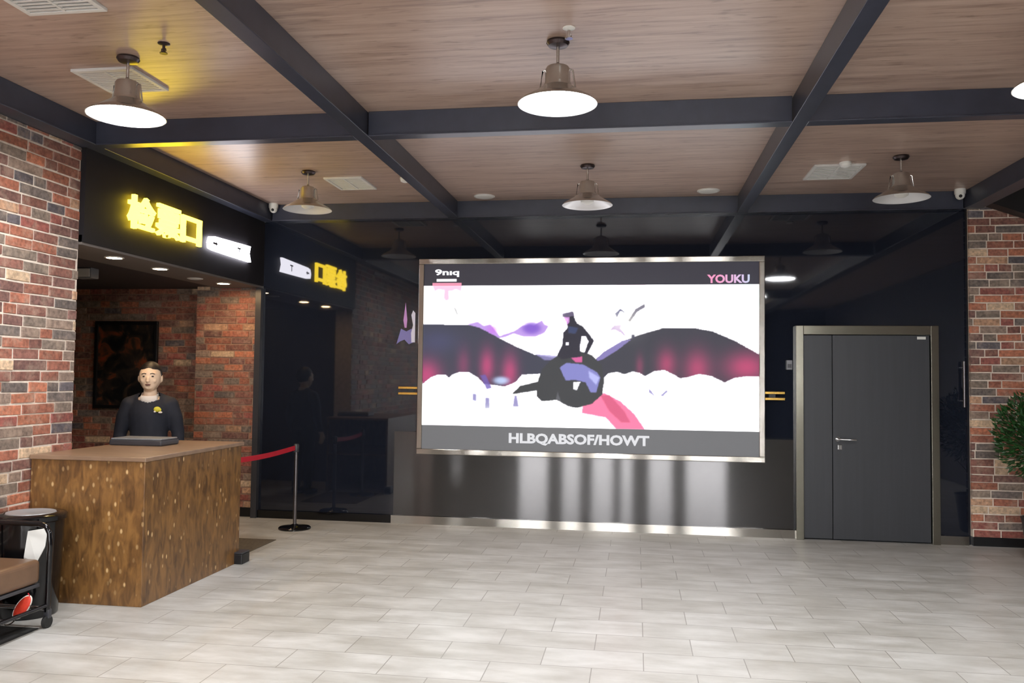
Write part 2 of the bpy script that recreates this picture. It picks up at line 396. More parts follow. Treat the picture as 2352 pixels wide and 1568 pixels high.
# room shell behind and beside the camera
struct('wall_left_rear', B(-7.4, -7.2, -5.6, .7, 0, ZC), M['soffit'])
struct('wall_left_return', B(-7.2, -4.2, .5, .6, 0, ZC), M['dark_ceiling'])
struct('wall_right_side', B(5.0, 5.2, -5.6, 9.0, 0, ZC), M['dark_ceiling'])
# unseen rear wall; shop front windows added, laid out to reflect as stripes
WIN = [(-6.85, -6.35), (-5.2, -4.85), (-3.22, -2.40), (-2.02, -1.50), (-1.20, -.60), (-.40, -.07), (.34, 1.0), (1.34, 2.44)]
Z0, Z1 = .12, 3.0
bm = bmesh.new(); xs = -7.4
for a, b in WIN:
    box(bm, xs, a, -5.7, -5.5, 0, ZC); xs = b
box(bm, xs, 5.2, -5.7, -5.5, 0, ZC)
WZ = [(2.15, 2.9), (2.2, 2.85)]+[(Z0, Z1)]*6      # the two at the left are kept short to dim their reflected stripes
for (a, b), (za, zb) in zip(WIN, WZ):
    box(bm, a, b, -5.7, -5.5, 0, za); box(bm, a, b, -5.7, -5.5, zb, ZC)
struct('wall_rear', bm, M['black'])
for i, (a, b) in enumerate(WIN):
    Z0, Z1 = WZ[i]
    e = thing('window_%d' % (i+1), None, None, ((a+b)/2, -5.6, Z0), kind='structure')
    h = (b-a)/2; bm = bmesh.new()
    for q in ((-h, -h+.025, -.05, .05, 0, Z1-Z0), (h-.025, h, -.05, .05, 0, Z1-Z0), (-h+.025, h-.025, -.05, .05, 0, .025), (-h+.025, h-.025, -.05, .05, Z1-Z0-.025, Z1-Z0)): box(bm, *q)
    obj('window_frame', bm, M['darkgrey'], e); obj('window_pane', B(-h+.025, h-.025, -.006, .006, .025, Z1-Z0-.025), M['glass'], e)

# ---- beams (dark steel), each with a small lip along its bottom edge
def ibeam(name, x0, x1, y0, y1, label=None):
    bm = bmesh.new(); box(bm, x0, x1, y0, y1, ZB+.012, ZC)
    if (x1-x0) < (y1-y0): box(bm, x0-.008, x1+.008, y0, y1, ZB, ZB+.012)
    else: box(bm, x0, x1, y0-.008, y1+.008, ZB, ZB+.012)
    return struct(name, bm, M['beam'], bevel=.003)
ibeam('trim_6', -2.01, -1.918, -5.4, 8.69)
ibeam('trim_7', 1.028, 1.115, -5.4, 8.69)
ibeam('trim_8', -4.05, -2.02, 5.65, 5.74); ibeam('trim_9', -1.91, 1.02, 5.65, 5.74); ibeam('trim_10', 1.123, 3.2, 5.65, 5.74)
ibeam('trim_11', -4.04, 3.2, 8.70, YW)
ibeam('trim_12', -4.22, -4.05, .6, 8.78)
ibeam('trim_13', 3.212, 3.36, -5.4, 8.72)
ibeam('trim_14', -4.05, -2.02, -.5, -.41); ibeam('trim_15', -1.91, 1.02, -.5, -.41); ibeam('trim_16', 1.123, 3.2, -.5, -.41)
# sloping dark bulkhead right of the last beam
bm = bmesh.new()
a = [(3.36, 8.50, 3.33), (4.99, 8.50, 2.74), (4.99, 8.50, ZC), (3.36, 8.50, ZC)]
v1 = [bm.verts.new(p) for p in a]; v2 = [bm.verts.new((p[0], 8.66, p[2])) for p in a]
bm.faces.new(v1); bm.faces.new(v2[::-1])
for i in range(4): bm.faces.new((v1[i], v2[i], v2[(i+1) % 4], v1[(i+1) % 4]))
struct('trim_17', bm, M['black'])

# ------------------------------------------------------------------ door
d = thing('door_1', None, None, (1.60, 8.72, 0), kind='structure')
bm = bmesh.new(); box(bm, 0, .075, -.02, .06, 0, 2.15); box(bm, 1.285, 1.36, -.02, .06, 0, 2.15); box(bm, .075, 1.285, -.02, .06, 2.06, 2.15)
obj('door_frame', bm, M['steel_door'], d, bevel=.004)
obj('door_leaf', B(.079, .355, .015, .058, .015, 2.055), M['door'], d, bevel=.003)
leaf = obj('door_leaf', B(.36, 1.281, .010, .058, .015, 2.055), M['door'], d, bevel=.003)
bm = bmesh.new(); lathe(bm, [(.024, 0), (.024, .008)], 24); bmesh.ops.rotate(bm, verts=bm.verts, matrix=Matrix.Rotation(math.pi/2, 3, 'X')); bmesh.ops.translate(bm, verts=bm.verts, vec=(.405, .010, 1.012))
tube(bm, [(.405, .004, 1.012), (.405, -.045, 1.012), (.42, -.052, 1.012), (.57, -.052, 1.008)], .008)
hd = obj('door_handle', bm, M['chrome'], leaf, smooth=True)
bm = bmesh.new(); box(bm, .404, .448, 0, .010, .905, .955)
obj('lock_plate', bm, M['chrome'], leaf, bevel=.006, seg=3)
obj('door_label', B(1.165, 1.245, .006, .010, 2.015, 2.042), M['paper'], leaf)

# ------------------------------------------------------------------ LED wall screen
SX0, SX1, SZ0, SZ1 = -2.312, 1.284, .765, 2.85; SY = 8.60
sc = thing('video_screen', 'large bright LED video wall in a brushed steel frame on the black back wall', 'screen', ((SX0+SX1)/2, SY, SZ0))
def L(x, y, z): return (x-(SX0+SX1)/2, y-SY, z-SZ0)
def LB(x0, x1, y0, y1, z0, z1):
    p, q = L(x0, y0, z0), L(x1, y1, z1); return B(p[0], q[0], p[1], q[1], p[2], q[2])
F_ = .058
bm = LB(SX0, SX1, SY, SY+.10, SZ1-F_, SZ1)
for q in ((SX0, SX1, SY, SY+.10, SZ0, SZ0+F_), (SX0, SX0+F_, SY, SY+.10, SZ0+F_, SZ1-F_), (SX1-F_, SX1, SY, SY+.10, SZ0+F_, SZ1-F_)):
    p, r = L(q[0], q[2], q[4]), L(q[1], q[3], q[5]); box(bm, p[0], r[0], p[1], r[1], p[2], r[2])
obj('screen_frame', bm, M['steel'], sc, bevel=.006)
obj('cabinet', LB(SX0+.05, SX1-.05, SY+.03, 8.764, SZ0+.05, SZ1-.05), M['black'], sc)
led_dark = emat('led_idle', (34, 32, 46), SCR, (36, 36, 40)); led_dark.node_tree.nodes['Principled BSDF'].inputs['Roughness'].default_value = .5  # unlit LEDs; the ambient light on them is put in as glow
led_grey = emat('led_idle_lower', (104, 104, 106), SCR, (36, 36, 40)); led_grey.node_tree.nodes['Principled BSDF'].inputs['Roughness'].default_value = .5  # lower unlit LEDs, their stronger ambient light also put in as glow
PX0, PX1, PZ0, PZ1 = SX0+F_, SX1-F_, 1.074, 2.562
ub = obj('upper_band', LB(SX0+F_, SX1-F_, SY+.018, SY+.03, PZ1, SZ1-F_), led_dark, sc)
lb_ = obj('lower_band', LB(SX0+F_, SX1-F_, SY+.018, SY+.03, SZ0+F_, PZ0), led_grey, sc)
# the moving picture: a grid whose vertices carry the picture colours
GW, GH = 768, 337
img = np.zeros((GH, GW, 3)); yy, xx = np.mgrid[0:GH, 0:GW]
def bg(c): img[:] = np.array(c)
bg((253, 251, 255))
def poly(pts, c, a=1.0, soft=0):
    P = [(x-975, y-655) for x, y in pts]; ins = np.zeros((GH, GW), bool); n = len(P)
    for i in range(n):
        x1, y1 = P[i]; x2, y2 = P[(i+1) % n]
        if y1 == y2: continue
        c1 = ((y1 > yy) != (y2 > yy)); ins ^= c1 & (xx < (x2-x1)*(yy-y1)/(y2-y1)+x1)
    mk = ins.astype(float)
    for _ in range(soft):
        mk = (mk+np.roll(mk, 1, 0)+np.roll(mk, -1, 0)+np.roll(mk, 1, 1)+np.roll(mk, -1, 1))/5
    mk = (mk*a)[..., None]
    img[:] = img*(1-mk)+np.array(c)*mk
    return ins
def blob(cx, cy, rx, ry, c, a=1., p=2.):
    d2 = (((xx+975-cx)/rx)**2+((yy+655-cy)/ry)**2); mk = (np.exp(-d2**(p/2))*a)[..., None]; img[:] = img*(1-mk)+np.array(c)*mk
blob(1725, 690, 60, 40, (214, 250, 255), .9); blob(1010, 950, 90, 60, (228, 248, 252), .7)
# pale violet clouds
poly([(1082, 748), (1105, 742), (1120, 752), (1135, 748), (1146, 762), (1158, 777), (1168, 772), (1190, 765), (1210, 752), (1228, 748), (1236, 752), (1256, 738), (1262, 748), (1272, 752), (1262, 768), (1240, 778), (1215, 778), (1190, 770), (1172, 778), (1150, 782)], (170, 130, 215), .85, 2)
blob(1232, 757, 22, 14, (130, 88, 205), .95, 4); blob(1140, 762, 14, 12, (196, 110, 222), .7)
# wings
LWp = [(965, 748), (1085, 750), (1110, 757), (1150, 778), (1200, 803), (1240, 820), (1290, 828), (1330, 836), (1310, 870), (1262, 864), (1210, 868), (1196, 885), (1170, 896), (1140, 892), (1122, 890), (1108, 876), (1086, 863), (1062, 863), (1046, 869), (1038, 877), (1030, 870), (1012, 869), (994, 876), (970, 896), (960, 900)]
lw = poly(LWp, (58, 60, 78), 1, 1)
RWp = [(1372, 838), (1400, 812), (1440, 788), (1480, 772), (1530, 757), (1600, 756), (1640, 763), (1690, 785), (1750, 820), (1750, 866), (1714, 866), (1690, 869), (1668, 880), (1640, 866), (1612, 861), (1590, 868), (1570, 872), (1556, 863), (1535, 853), (1512, 856), (1492, 868), (1480, 860), (1464, 857), (1445, 864), (1430, 858), (1410, 862), (1396, 875), (1370, 880)]
rw = poly(RWp, (58, 58, 70), 1, 1)
def within(mask, f):
    keep = img.copy(); f(); k = mask[..., None]; img[:] = np.where(k, img, keep)
def pink_l():
    for cx, cy, rx, ry, a in ((985, 872, 34, 40, .9), (1072, 845, 16, 40, .45), (1128, 848, 18, 42, .85), (1182, 862, 20, 44, .85)): blob(cx, cy, rx, ry, (205, 70, 125), a)
    blob(1010, 790, 50, 30, (74, 76, 118), .6)
def pink_r():
    for cx, cy, rx, ry, a in ((1480, 845, 9, 26, .5), (1540, 840, 22, 36, .8), (1608, 850, 30, 44, .85), (1715, 845, 50, 36, .95)): blob(cx, cy, rx, ry, (196, 70, 116), a)
within(lw, pink_l); within(rw, pink_r)
poly([(1372, 838), (1400, 812), (1440, 786), (1462, 782), (1430, 808), (1396, 830)], (142, 130, 196), .9, 1)
poly([(1240, 818), (1290, 822), (1300, 834), (1262, 832)], (150, 142, 200), .8, 2)
# cyan and pink tips left of the beast
poly([(1112, 870), (1125, 868), (1140, 900), (1128, 903)], (110, 92, 180), .8, 2); blob(1162, 882, 20, 10, (180, 200, 236), .9, 4)
# soft bird and leaf shapes, upper right
poly([(1424, 722), (1436, 711), (1450, 722), (1436, 716), (1428, 732)], (92, 92, 132), .9, 1)
poly([(1454, 738), (1470, 712), (1490, 700), (1492, 707), (1474, 718), (1458, 742)], (112, 108, 126), .9, 1)
poly([(1412, 762), (1422, 750), (1438, 748), (1436, 757), (1446, 770), (1450, 778), (1438, 768), (1424, 760)], (160, 128, 190), .85, 1)
poly([(1462, 772), (1469, 772), (1468, 782), (1461, 778)], (54, 54, 80), .9, 1)
poly([(1046, 706), (1052, 710), (1058, 725), (1054, 724)], (150, 150, 150), .7, 1)
# red cloth
poly([(1352, 938), (1400, 908), (1436, 926), (1468, 955), (1496, 996), (1432, 996), (1404, 965), (1350, 956)], (244, 120, 160), 1, 2)
poly([(1392, 914), (1412, 912), (1446, 950), (1460, 976), (1440, 976), (1412, 950)], (214, 86, 124), .8, 3)
# the winged beast and its rider, as one dark generic silhouette
poly([(1300, 818), (1330, 806), (1372, 820), (1394, 842), (1400, 880), (1396, 912), (1372, 934), (1338, 944), (1318, 940), (1292, 926), (1276, 928), (1258, 930), (1246, 918), (1246, 904), (1226, 908), (1188, 914), (1208, 894), (1248, 884), (1256, 856), (1276, 834)], (56, 58, 62), 1, 1)
poly([(1298, 850), (1314, 838), (1352, 842), (1384, 860), (1392, 872), (1382, 908), (1370, 908), (1358, 884), (1334, 878), (1312, 880)], (136, 136, 206), .95, 1)
poly([(1364, 856), (1390, 872), (1382, 890), (1366, 872)], (188, 192, 240), .7, 3)
poly([(1330, 884), (1347, 882), (1338, 903), (1330, 900)], (238, 236, 246), .95, 1)
poly([(1324, 826), (1334, 820), (1350, 824), (1350, 838), (1336, 838)], (222, 96, 160), .95, 1)
poly([(1290, 924), (1294, 906), (1302, 930)], (150, 150, 160), .4, 1)
poly([(1313, 722), (1328, 718), (1331, 732), (1337, 746), (1350, 752), (1366, 772), (1376, 786), (1370, 800), (1360, 818), (1354, 818), (1364, 788), (1358, 776), (1348, 776), (1344, 800), (1346, 824), (1302, 830), (1292, 822), (1304, 796), (1306, 768), (1316, 756), (1314, 744), (1318, 736), (1304, 728)], (34, 32, 50), 1, 1)
poly([(1306, 730), (1320, 731), (1320, 742), (1315, 750), (1311, 740)], (214, 150, 222), .9, 1)
poly([(1303, 723), (1326, 717), (1331, 728), (1306, 731)], (112, 100, 130), .9, 1)
poly([(1318, 752), (1340, 756), (1334, 770), (1318, 768)], (60, 78, 128), .7, 2)
poly([(1312, 790), (1319, 790), (1318, 798), (1312, 798)], (236, 230, 246), .9, 0)
# foreground specks on the clouds
for p in ([(1095, 915), (1103, 915), (1104, 932), (1096, 930)], [(1126, 924), (1134, 924), (1136, 948), (1124, 950)], [(1194, 918), (1199, 918), (1204, 944), (1190, 944)], [(1500, 895), (1508, 904), (1514, 914), (1502, 906)], [(1540, 900), (1543, 902), (1532, 914), (1528, 912)]):
    poly(p, (120, 112, 176), .75, 2)
blob(1130, 960, 60, 16, (232, 240, 226), .7); blob(1440, 745, 40, 30, (250, 248, 226), .5)
# the drip of the corner mark
poly([(993, 650), (1068, 650), (1064, 668), (1052, 664), (1040, 668), (1034, 668), (1036, 688), (1028, 692), (1022, 684), (1024, 666), (1010, 664), (1000, 668)], (246, 170, 196), .9, 2)
NXg, NZg = 540, 236
gx = np.linspace(0, GW-1, NXg).round().astype(int); gz = np.linspace(GH-1, 0, NZg).round().astype(int)
pic = img[gz][:, gx]/255.
pl = np.where(pic <= .04045, pic/12.92, ((pic+.055)/1.055)**2.4)
pl = SCR*pl*(1+1.6*np.clip(pl.mean(2, keepdims=True), 0, 1)**3)
X = np.linspace(PX0, PX1, NXg)-(SX0+SX1)/2; Zg = np.linspace(PZ0, PZ1, NZg)-SZ0
VX, VZ = np.meshgrid(X, Zg); verts = np.stack([VX, np.full_like(VX, .018), VZ], -1).reshape(-1, 3)
ii = (np.arange(NZg-1)[:, None]*NXg+np.arange(NXg-1)[None]).reshape(-1)
faces = np.stack([ii, ii+1, ii+1+NXg, ii+NXg], 1)
me = bpy.data.meshes.new('picture'); me.vertices.add(len(verts)); me.vertices.foreach_set('co', verts.reshape(-1))
me.loops.add(faces.size); me.loops.foreach_set('vertex_index', faces.reshape(-1).astype(np.int32))
me.polygons.add(len(faces)); me.polygons.foreach_set('loop_start', np.arange(0, faces.size, 4, dtype=np.int32)); me.update(calc_edges=True)
ca = me.color_attributes.new('picture', 'FLOAT_COLOR', 'POINT'); ca.data.foreach_set('color', np.concatenate([pl, np.ones(pl.shape[:2]+(1,))], -1).reshape(-1))
pmt, nt, b = newmat('led_picture'); at = nt.nodes.new('ShaderNodeAttribute'); at.attribute_name = 'picture'
nt.links.new(at.outputs['Color'], b.inputs['Emission Color']); b.inputs['Emission Strength'].default_value = 1.0; b.inputs['Base Color'].default_value = (.01, .01, .01, 1); b.inputs['Roughness'].default_value = .6
link('picture', me, pmt, sc)
led_w = emat('led_text_white', (250, 250, 255), 1.3*SCR)
def stext(name, body, px0, px1, z0, z1, mat, bold=.0):
    par = lb_ if name == 'screen_caption' else ub
    me = text_mesh(body, .2, .004, bold, px1-px0, z1-z0); o = link(name, me, mat, par); o.location = L(px0, SY+.012, z0); return o
def pX(px): return -2.312+(px-963)*(1.284+2.312)/(1757-963)
stext('screen_caption', 'HLBQABSOF/HOWT', pX(1183), pX(1504), .885, 1.01, emat('led_caption', (226, 226, 230), SCR), .008)
stext('screen_corner_mark', '9nıq', pX(1002), pX(1060), 2.655, 2.738, led_w, .006)
bm = LB(pX(1006), pX(1054), SY+.010, SY+.014, 2.606, 2.634); obj('screen_corner_line', bm, led_w, ub)
bm = LB(pX(996), pX(1066), SY+.012, SY+.016, 2.560, 2.592); obj('screen_corner_band', bm, emat('led_pink', (240, 150, 178), SCR), sc)
yk, nt, b = newmat('led_logo'); tc = nt.nodes.new('ShaderNodeTexCoord'); sp = nt.nodes.new('ShaderNodeSeparateXYZ'); r = nt.nodes.new('ShaderNodeValToRGB'); e = r.color_ramp.elements
e[0].position = .15; e[0].color = lin((238, 150, 190)); e[1].position = .85; e[1].color = lin((150, 236, 240)); x = e.new(.5); x.color = lin((214, 190, 226))
nt.links.new(tc.outputs['Generated'], sp.inputs[0]); nt.links.new(sp.outputs[0], r.inputs[0]); nt.links.new(r.outputs[0], b.inputs['Emission Color']); b.inputs['Emission Strength'].default_value = 1.1*SCR; b.inputs['Base Color'].default_value = (.01, .01, .01, 1)
stext('screen_logo', 'YOUKU', pX(1631), pX(1724), 2.575, 2.662, yk, .007)

# paired gold bars and other small things on the black wall
for x0, x1, lb in ((-2.56, SX0+.03, 'short pair of gold rails showing left of the video screen'), (SX1-.03, 1.50, 'short pair of gold rails showing right of the video screen')):
    t = thing('gold_rail', lb, 'rail', ((x0+x1)/2, 8.745, 1.39), 'gold rails beside the screen')
    h = (x1-x0)/2
    for dz in (0, .062):
        bm = bmesh.new(); box(bm, -h, h, -.012, .012, dz, dz+.026); obj('rail_bar', bm, M['gold'], t, bevel=.004)
    obj('rail_bracket', B(-.03, .03, .005, .034, .0, .09), M['black'], t)
# flat purple and pink shapes left of the screen
t = thing('wall_sticker', 'purple and pink pointed graphic sticker on black glass left of the screen', 'sticker', (-2.49, YW, 1.94))
def flat(name, pts, mat, y):
    bm = bmesh.new(); a = [bm.verts.new((p[0], -y, p[1])) for p in pts]; b2 = [bm.verts.new((p[0], -y+.003, p[1])) for p in pts]
    bm.faces.new(a); bm.faces.new(b2[::-1])
    for i in range(len(pts)): bm.faces.new((a[i], b2[i], b2[(i+1) % len(pts)], a[(i+1) % len(pts)]))
    return obj(name, bm, mat, t)
st_a = emat('sticker_violet', (96, 90, 150), .75); st_b = emat('sticker_pink', (176, 128, 190), .8); st_c = emat('sticker_pale', (190, 188, 214), .8)
st_a = pm('sticker_violet', (128, 122, 188), .5); st_b = pm('sticker_pink', (206, 150, 220), .5); st_c = pm('sticker_pale', (226, 224, 244), .5)
flat('sticker_base', [(-.11, 0), (-.06, .17), (.0, .14), (.06, .17), (.08, .02), (.03, .0), (-.02, .05), (-.07, .03)], st_a, .004)
flat('sticker_spike', [(-.02, .18), (-.035, .26), (-.012, .455), (.008, .27), (.002, .18)], st_b, .004)
flat('sticker_figure', [(.06, .02), (.055, .12), (.075, .21), (.055, .32), (.075, .37), (.10, .34), (.10, .02)], st_c, .008)
# access reader, handle, small lights on wall
t = thing('card_reader', 'small grey access card reader on black wall beside the door frame', 'card reader', (1.545, 8.765, 1.70))
obj('reader_body', B(-.03, .03, -.02, .014, 0, .10), M['grey'], t, bevel=.008); obj('reader_pad', B(-.02, .02, -.024, -.019, .02, .06), M['darkgrey'], t)
t = thing('pull_handle', 'vertical metal pull handle on black panel right of the grey door', 'handle', (3.195, 8.77, 1.35))
bm = bmesh.new(); tube(bm, [(0, -.05, 0), (0, -.05, .45)], .013); obj('handle_bar', bm, M['pole'], t, smooth=True)
for z in (.06, .39):
    bm = bmesh.new(); tube(bm, [(0, .008, z), (0, -.05, z)], .008); obj('handle_mount', bm, M['pole'], t, smooth=True)

# ------------------------------------------------------------------ lit sign 检票口 on the fascia
sg = thing('illuminated_sign', 'glowing yellow Chinese letters and white strip on the dark fascia over the counter', 'sign', (XL, 7.3, 2.78))
x = 6.20
for chx, wd in (('检', .375), ('票', .375), ('口', .335)):
    hgt = .285 if chx != '口' else .25
    me = text_mesh(chx, .3, .03, .006, wd, hgt); o = link('sign_character', me, M['sign_yellow'], sg)
    o.rotation_euler.z = math.pi/2; o.location = (.016, x-7.3, .012 if chx != '口' else .022); x += wd+.027
# white strip: lightbox with notched ends and small marks
def prism_yz(name, pts, x0, x1, mat, parent):
    bm = bmesh.new(); a = [bm.verts.new((x1, p[0], p[1])) for p in pts]; b2 = [bm.verts.new((x0, p[0], p[1])) for p in pts]
    bm.faces.new(a); bm.faces.new(b2[::-1])
    for i in range(len(pts)): bm.faces.new((a[i], b2[i], b2[(i+1) % len(pts)], a[(i+1) % len(pts)]))
    return obj(name, bm, mat, parent)
o = prism_yz('sign_strip', [(.215, .04), (.20, .10), (.225, .155), (.30, .17), (1.075, .19), (1.05, .11), (1.085, .02), (.6, .025), (.3, .03)], .004, .035, M['sign_white'], sg)
o = prism_yz('sign_arrow', [(.27, .09), (.33, .09), (.33, .075), (.36, .10), (.33, .125), (.33, .11), (.27, .11)], .034, .038, M['sign_off'], sg)
o = prism_yz('sign_mark', [(.80, .06), (.815, .06), (.815, .12), (.85, .12), (.85, .135), (.77, .135), (.77, .12), (.80, .12)], .034, .038, M['sign_off'], sg)

# ------------------------------------------------------------------ pendant lamps
def pendant(lit):
    t = thing('pendant_lamp', '', 'lamp', (0, 0, ZC), 'industrial pendant lamps')
    bm = bmesh.new(); lathe(bm, [(.062, 0), (.066, -.012), (.055, -.028), (.018, -.036)], 32); obj('canopy', bm, M['lamp_dark'], t, smooth=True)
    bm = bmesh.new(); lathe(bm, [(.009, -.03), (.009, -.13)], 12); ball(bm, (0, 0, -.135), .014); obj('rod', bm, M['silver'], t, smooth=True)
    bm = bmesh.new(); lathe(bm, [(.02, -.135), (.062, -.15), (.07, -.165), (.072, -.235), (.078, -.25), (.084, -.262)], 40); obj('housing', bm, M['silver'], t, smooth=True)
    bm = bmesh.new(); outer = [(.084, -.262), (.10, -.275), (.135, -.30), (.175, -.325), (.21, -.345), (.224, -.362)]
    inner = [(.219, -.362), (.205, -.350), (.168, -.332), (.128, -.308), (.09, -.285), (.02, -.278)]
    lathe(bm, outer+inner, 56, cap=False)
    sh = obj('shade', bm, M['silver'], t, smooth=True); sh.data.materials.append(M['lamp_inner'])
    for p in sh.data.polygons:
        c = p.center; r = math.hypot(c.x, c.y)
        if p.normal.z < 0 and c.z < -.27: p.material_index = 1
    for s in (-1, 1):
        bm = bmesh.new(); tube(bm, [(s*.02, 0, -.14), (s*.085, 0, -.17), (s*.10, 0, -.27)], .005, 8); obj('yoke', bm, M['silver'], t, smooth=True)
    if lit:
        bm = bmesh.new(); lathe(bm, [(.212, -.352), (.216, -.358), (.2, -.363), (.01, -.364)], 56); obj('diffuser', bm, M['lit'], t, smooth=True)
    else:
        bm = bmesh.new(); lathe(bm, [(.02, -.28), (.045, -.29), (.06, -.315), (.055, -.335), (.03, -.35), (.004, -.354)], 32); obj('bulb', bm, M['white'], t, smooth=True)
    return t
def dup(root, loc, label):
    r = root.copy(); COL.objects.link(r); r.location = loc; r['label'] = label
    for ch in list(root.children):
        c = ch.copy(); COL.objects.link(c); c.parent = r; c.matrix_parent_inverse = ch.matrix_parent_inverse
    return r
on = pendant(True); on.location = (-.444, 4.57, ZC); on['label'] = 'lit silver pendant lamp in the middle of the near ceiling bay, white disc below'
dup(on, (-3.03, 4.50, ZC), 'lit silver pendant lamp at upper left beside the large ceiling vent')
dup(on, (2.16, 4.57, ZC), 'lit pendant lamp cut off by the right edge of the photo')
off = pendant(False); off.location = (-.436, 7.32, ZC); off['label'] = 'unlit silver pendant lamp above the middle of the video screen'
dup(off, (-3.035, 7.28, ZC), 'unlit pendant lamp near the left camera, catching yellow sign light')
dup(off, (2.195, 7.29, ZC), 'unlit silver pendant lamp above the grey door at right')
# unseen lamp rows added behind the camera to light the foreground
for k, y in enumerate((1.75, -1.9, -4.2)):
    for j, x in enumerate((-3.03, -.44, 2.16)):
        dup(on, (x, y, ZC), 'lit pendant lamp in the %s row behind the camera, %s' % (('first', 'second', 'third')[k], ('left column', 'middle column', 'right column')[j]))

# ------------------------------------------------------------------ ceiling fittings
def vent(name, x0, x1, y0, y1, label, slats=True):
    t = thing(name, label, 'ceiling vent', ((x0+x1)/2, (y0+y1)/2, ZC), 'white ceiling vents'); hx, hy = (x1-x0)/2, (y1-y0)/2
    bm = bmesh.new(); f = .03
    for q in ((-hx, hx, -hy, -hy+f), (-hx, hx, hy-f, hy), (-hx, -hx+f, -hy+f, hy-f), (hx-f, hx, -hy+f, hy-f)): box(bm, q[0], q[1], q[2], q[3], -.018, 0)
    obj('vent_frame', bm, M['vent'], t, bevel=.003)
    obj('vent_back', B(-hx+f, hx-f, -hy+f, hy-f, -.006, 0), M['vent_dark'], t)
    if slats:
        bm = bmesh.new(); n = 12
        for i in range(n):
            y = -hy+f+(i+.5)*(2*hy-2*f)/n; box(bm, -hx+f, hx-f, y-.010, y+.004, -.014, -.007)
        box(bm, -.008, .008, -hy+f, hy-f, -.017, -.006)
        obj('vent_slats', bm, M['vent'], t)
    return t
vent('ceiling_vent', -3.51, -3.09, 4.63, 5.04, 'slatted white ceiling vent behind the upper left lit lamp')
vent('ceiling_vent', -3.18, -2.73, 3.40, 3.87, 'white ceiling vent cut off by the top edge at left')
vent('ceiling_vent', -2.98, -2.60, 7.51, 8.0, 'white ceiling vent right of the left unlit lamp')
vent('ceiling_vent', 1.54, 1.975, 7.50, 8.02, 'white ceiling vent left of the right unlit lamp')
for x, y, lb in ((-1.586, 8.48, 'round white ceiling speaker above the left part of the screen'), (.711, 8.44, 'round white ceiling speaker above the right part of the screen')):
    t = thing('ceiling_speaker', lb, 'speaker', (x, y, ZC), 'round ceiling speakers')
    bm = bmesh.new(); lathe(bm, [(.112, 0), (.112, -.006), (.10, -.012), (.095, -.010)], 40); obj('speaker_rim', bm, M['vent'], t, smooth=True)
    bm = bmesh.new(); lathe(bm, [(.094, -.008), (.09, -.013), (.01, -.016)], 40); obj('speaker_grille', bm, M['white'], t, smooth=True)
for x, y, lb in ((-2.20, 7.62, 'white smoke detector beside the left dark beam'), (1.79, 7.46, 'white smoke detector at the edge of the right ceiling vent')):
    t = thing('smoke_detector', lb, 'smoke detector', (x, y, ZC), 'smoke detectors')
    bm = bmesh.new(); lathe(bm, [(.05, 0), (.05, -.015)], 32); obj('detector_base', bm, M['white'], t, smooth=True)
    bm = bmesh.new(); lathe(bm, [(.045, -.015), (.042, -.035), (.02, -.045)], 32); obj('detector_dome', bm, M['white'], t, smooth=True)
for x, y, lb, mt in ((-.369, 4.40, 'small bright sprinkler head just behind the middle lit lamp', 'chrome'), (-2.695, 4.33, 'dark ceiling sprinkler in the yellow glow at upper left', 'lamp_dark')):
    t = thing('ceiling_sprinkler', lb, 'sprinkler', (x, y, ZC), 'ceiling sprinklers')
    bm = bmesh.new(); lathe(bm, [(.034, 0), (.034, -.004), (.012, -.012)], 24); obj('sprinkler_flange', bm, M['white'] if mt == 'chrome' else M[mt], t, smooth=True)
    bm = bmesh.new(); lathe(bm, [(.008, -.010), (.008, -.05)], 12); tube(bm, [(-.012, 0, -.03), (-.014, 0, -.045), (0, 0, -.058)], .003, 6); tube(bm, [(.012, 0, -.03), (.014, 0, -.045), (0, 0, -.058)], .003, 6); obj('sprinkler_body', bm, M[mt], t, smooth=True)
    bm = bmesh.new(); lathe(bm, [(.022, -.056), (.022, -.060)], 16); obj('sprinkler_deflector', bm, M[mt], t)
for x, y, s, lb in ((-4.0, 8.64, 1, 'white dome security camera in the left back ceiling corner'), (3.14, 8.62, -1, 'white dome security camera in the right back ceiling corner')):
    t = thing('security_camera', lb, 'security camera', (x, y, ZC), 'corner security cameras')
    bm = bmesh.new(); lathe(bm, [(.05, 0), (.052, -.02), (.05, -.05)], 32); obj('camera_base', bm, M['white'], t, smooth=True)
    bm = bmesh.new(); ball(bm, (0, 0, -.06), .044); obj('camera_dome', bm, M['white'], t, smooth=True)
    bm = bmesh.new(); ball(bm, (s*.008, -.036, -.075), .016); obj('camera_lens', bm, M['black_gloss'], t, smooth=True)
# downlights under the soffit
for x, y, lit, lb in ((-4.36, 6.37, 1, 'lit warm round downlight nearest the brick wall'), (-4.385, 7.09, 1, 'lit warm downlight in the middle of the soffit row'), (-4.47, 7.86, 0, 'dim unlit downlight between two lit ones'), (-4.39, 8.30, 1, 'lit warm downlight closest to the brick pier')):
    t = thing('downlight', lb, 'downlight', (x, y, 2.565), 'soffit downlights')
    bm = bmesh.new(); lathe(bm, [(.078, 0), (.078, -.005), (.062, -.008), (.060, -.002)], 32, cap=False); obj('downlight_rim', bm, M['white'], t, smooth=True)
    bm = bmesh.new(); lathe(bm, [(.060, -.001), (.059, -.005), (.005, -.006)], 32); obj('downlight_lens', bm, M['warm'] if lit else M['white'], t, smooth=True)
t = thing('exit_speaker', 'small pale box speaker under the passage ceiling beside the brick wall', 'speaker', (-5.19, 7.17, 2.585))
obj('speaker_body', B(-.09, .09, -.06, .06, -.10, 0), M['grey'], t, bevel=.01); obj('speaker_front', B(-.075, .075, -.066, -.06, -.088, -.012), M['white'], t)

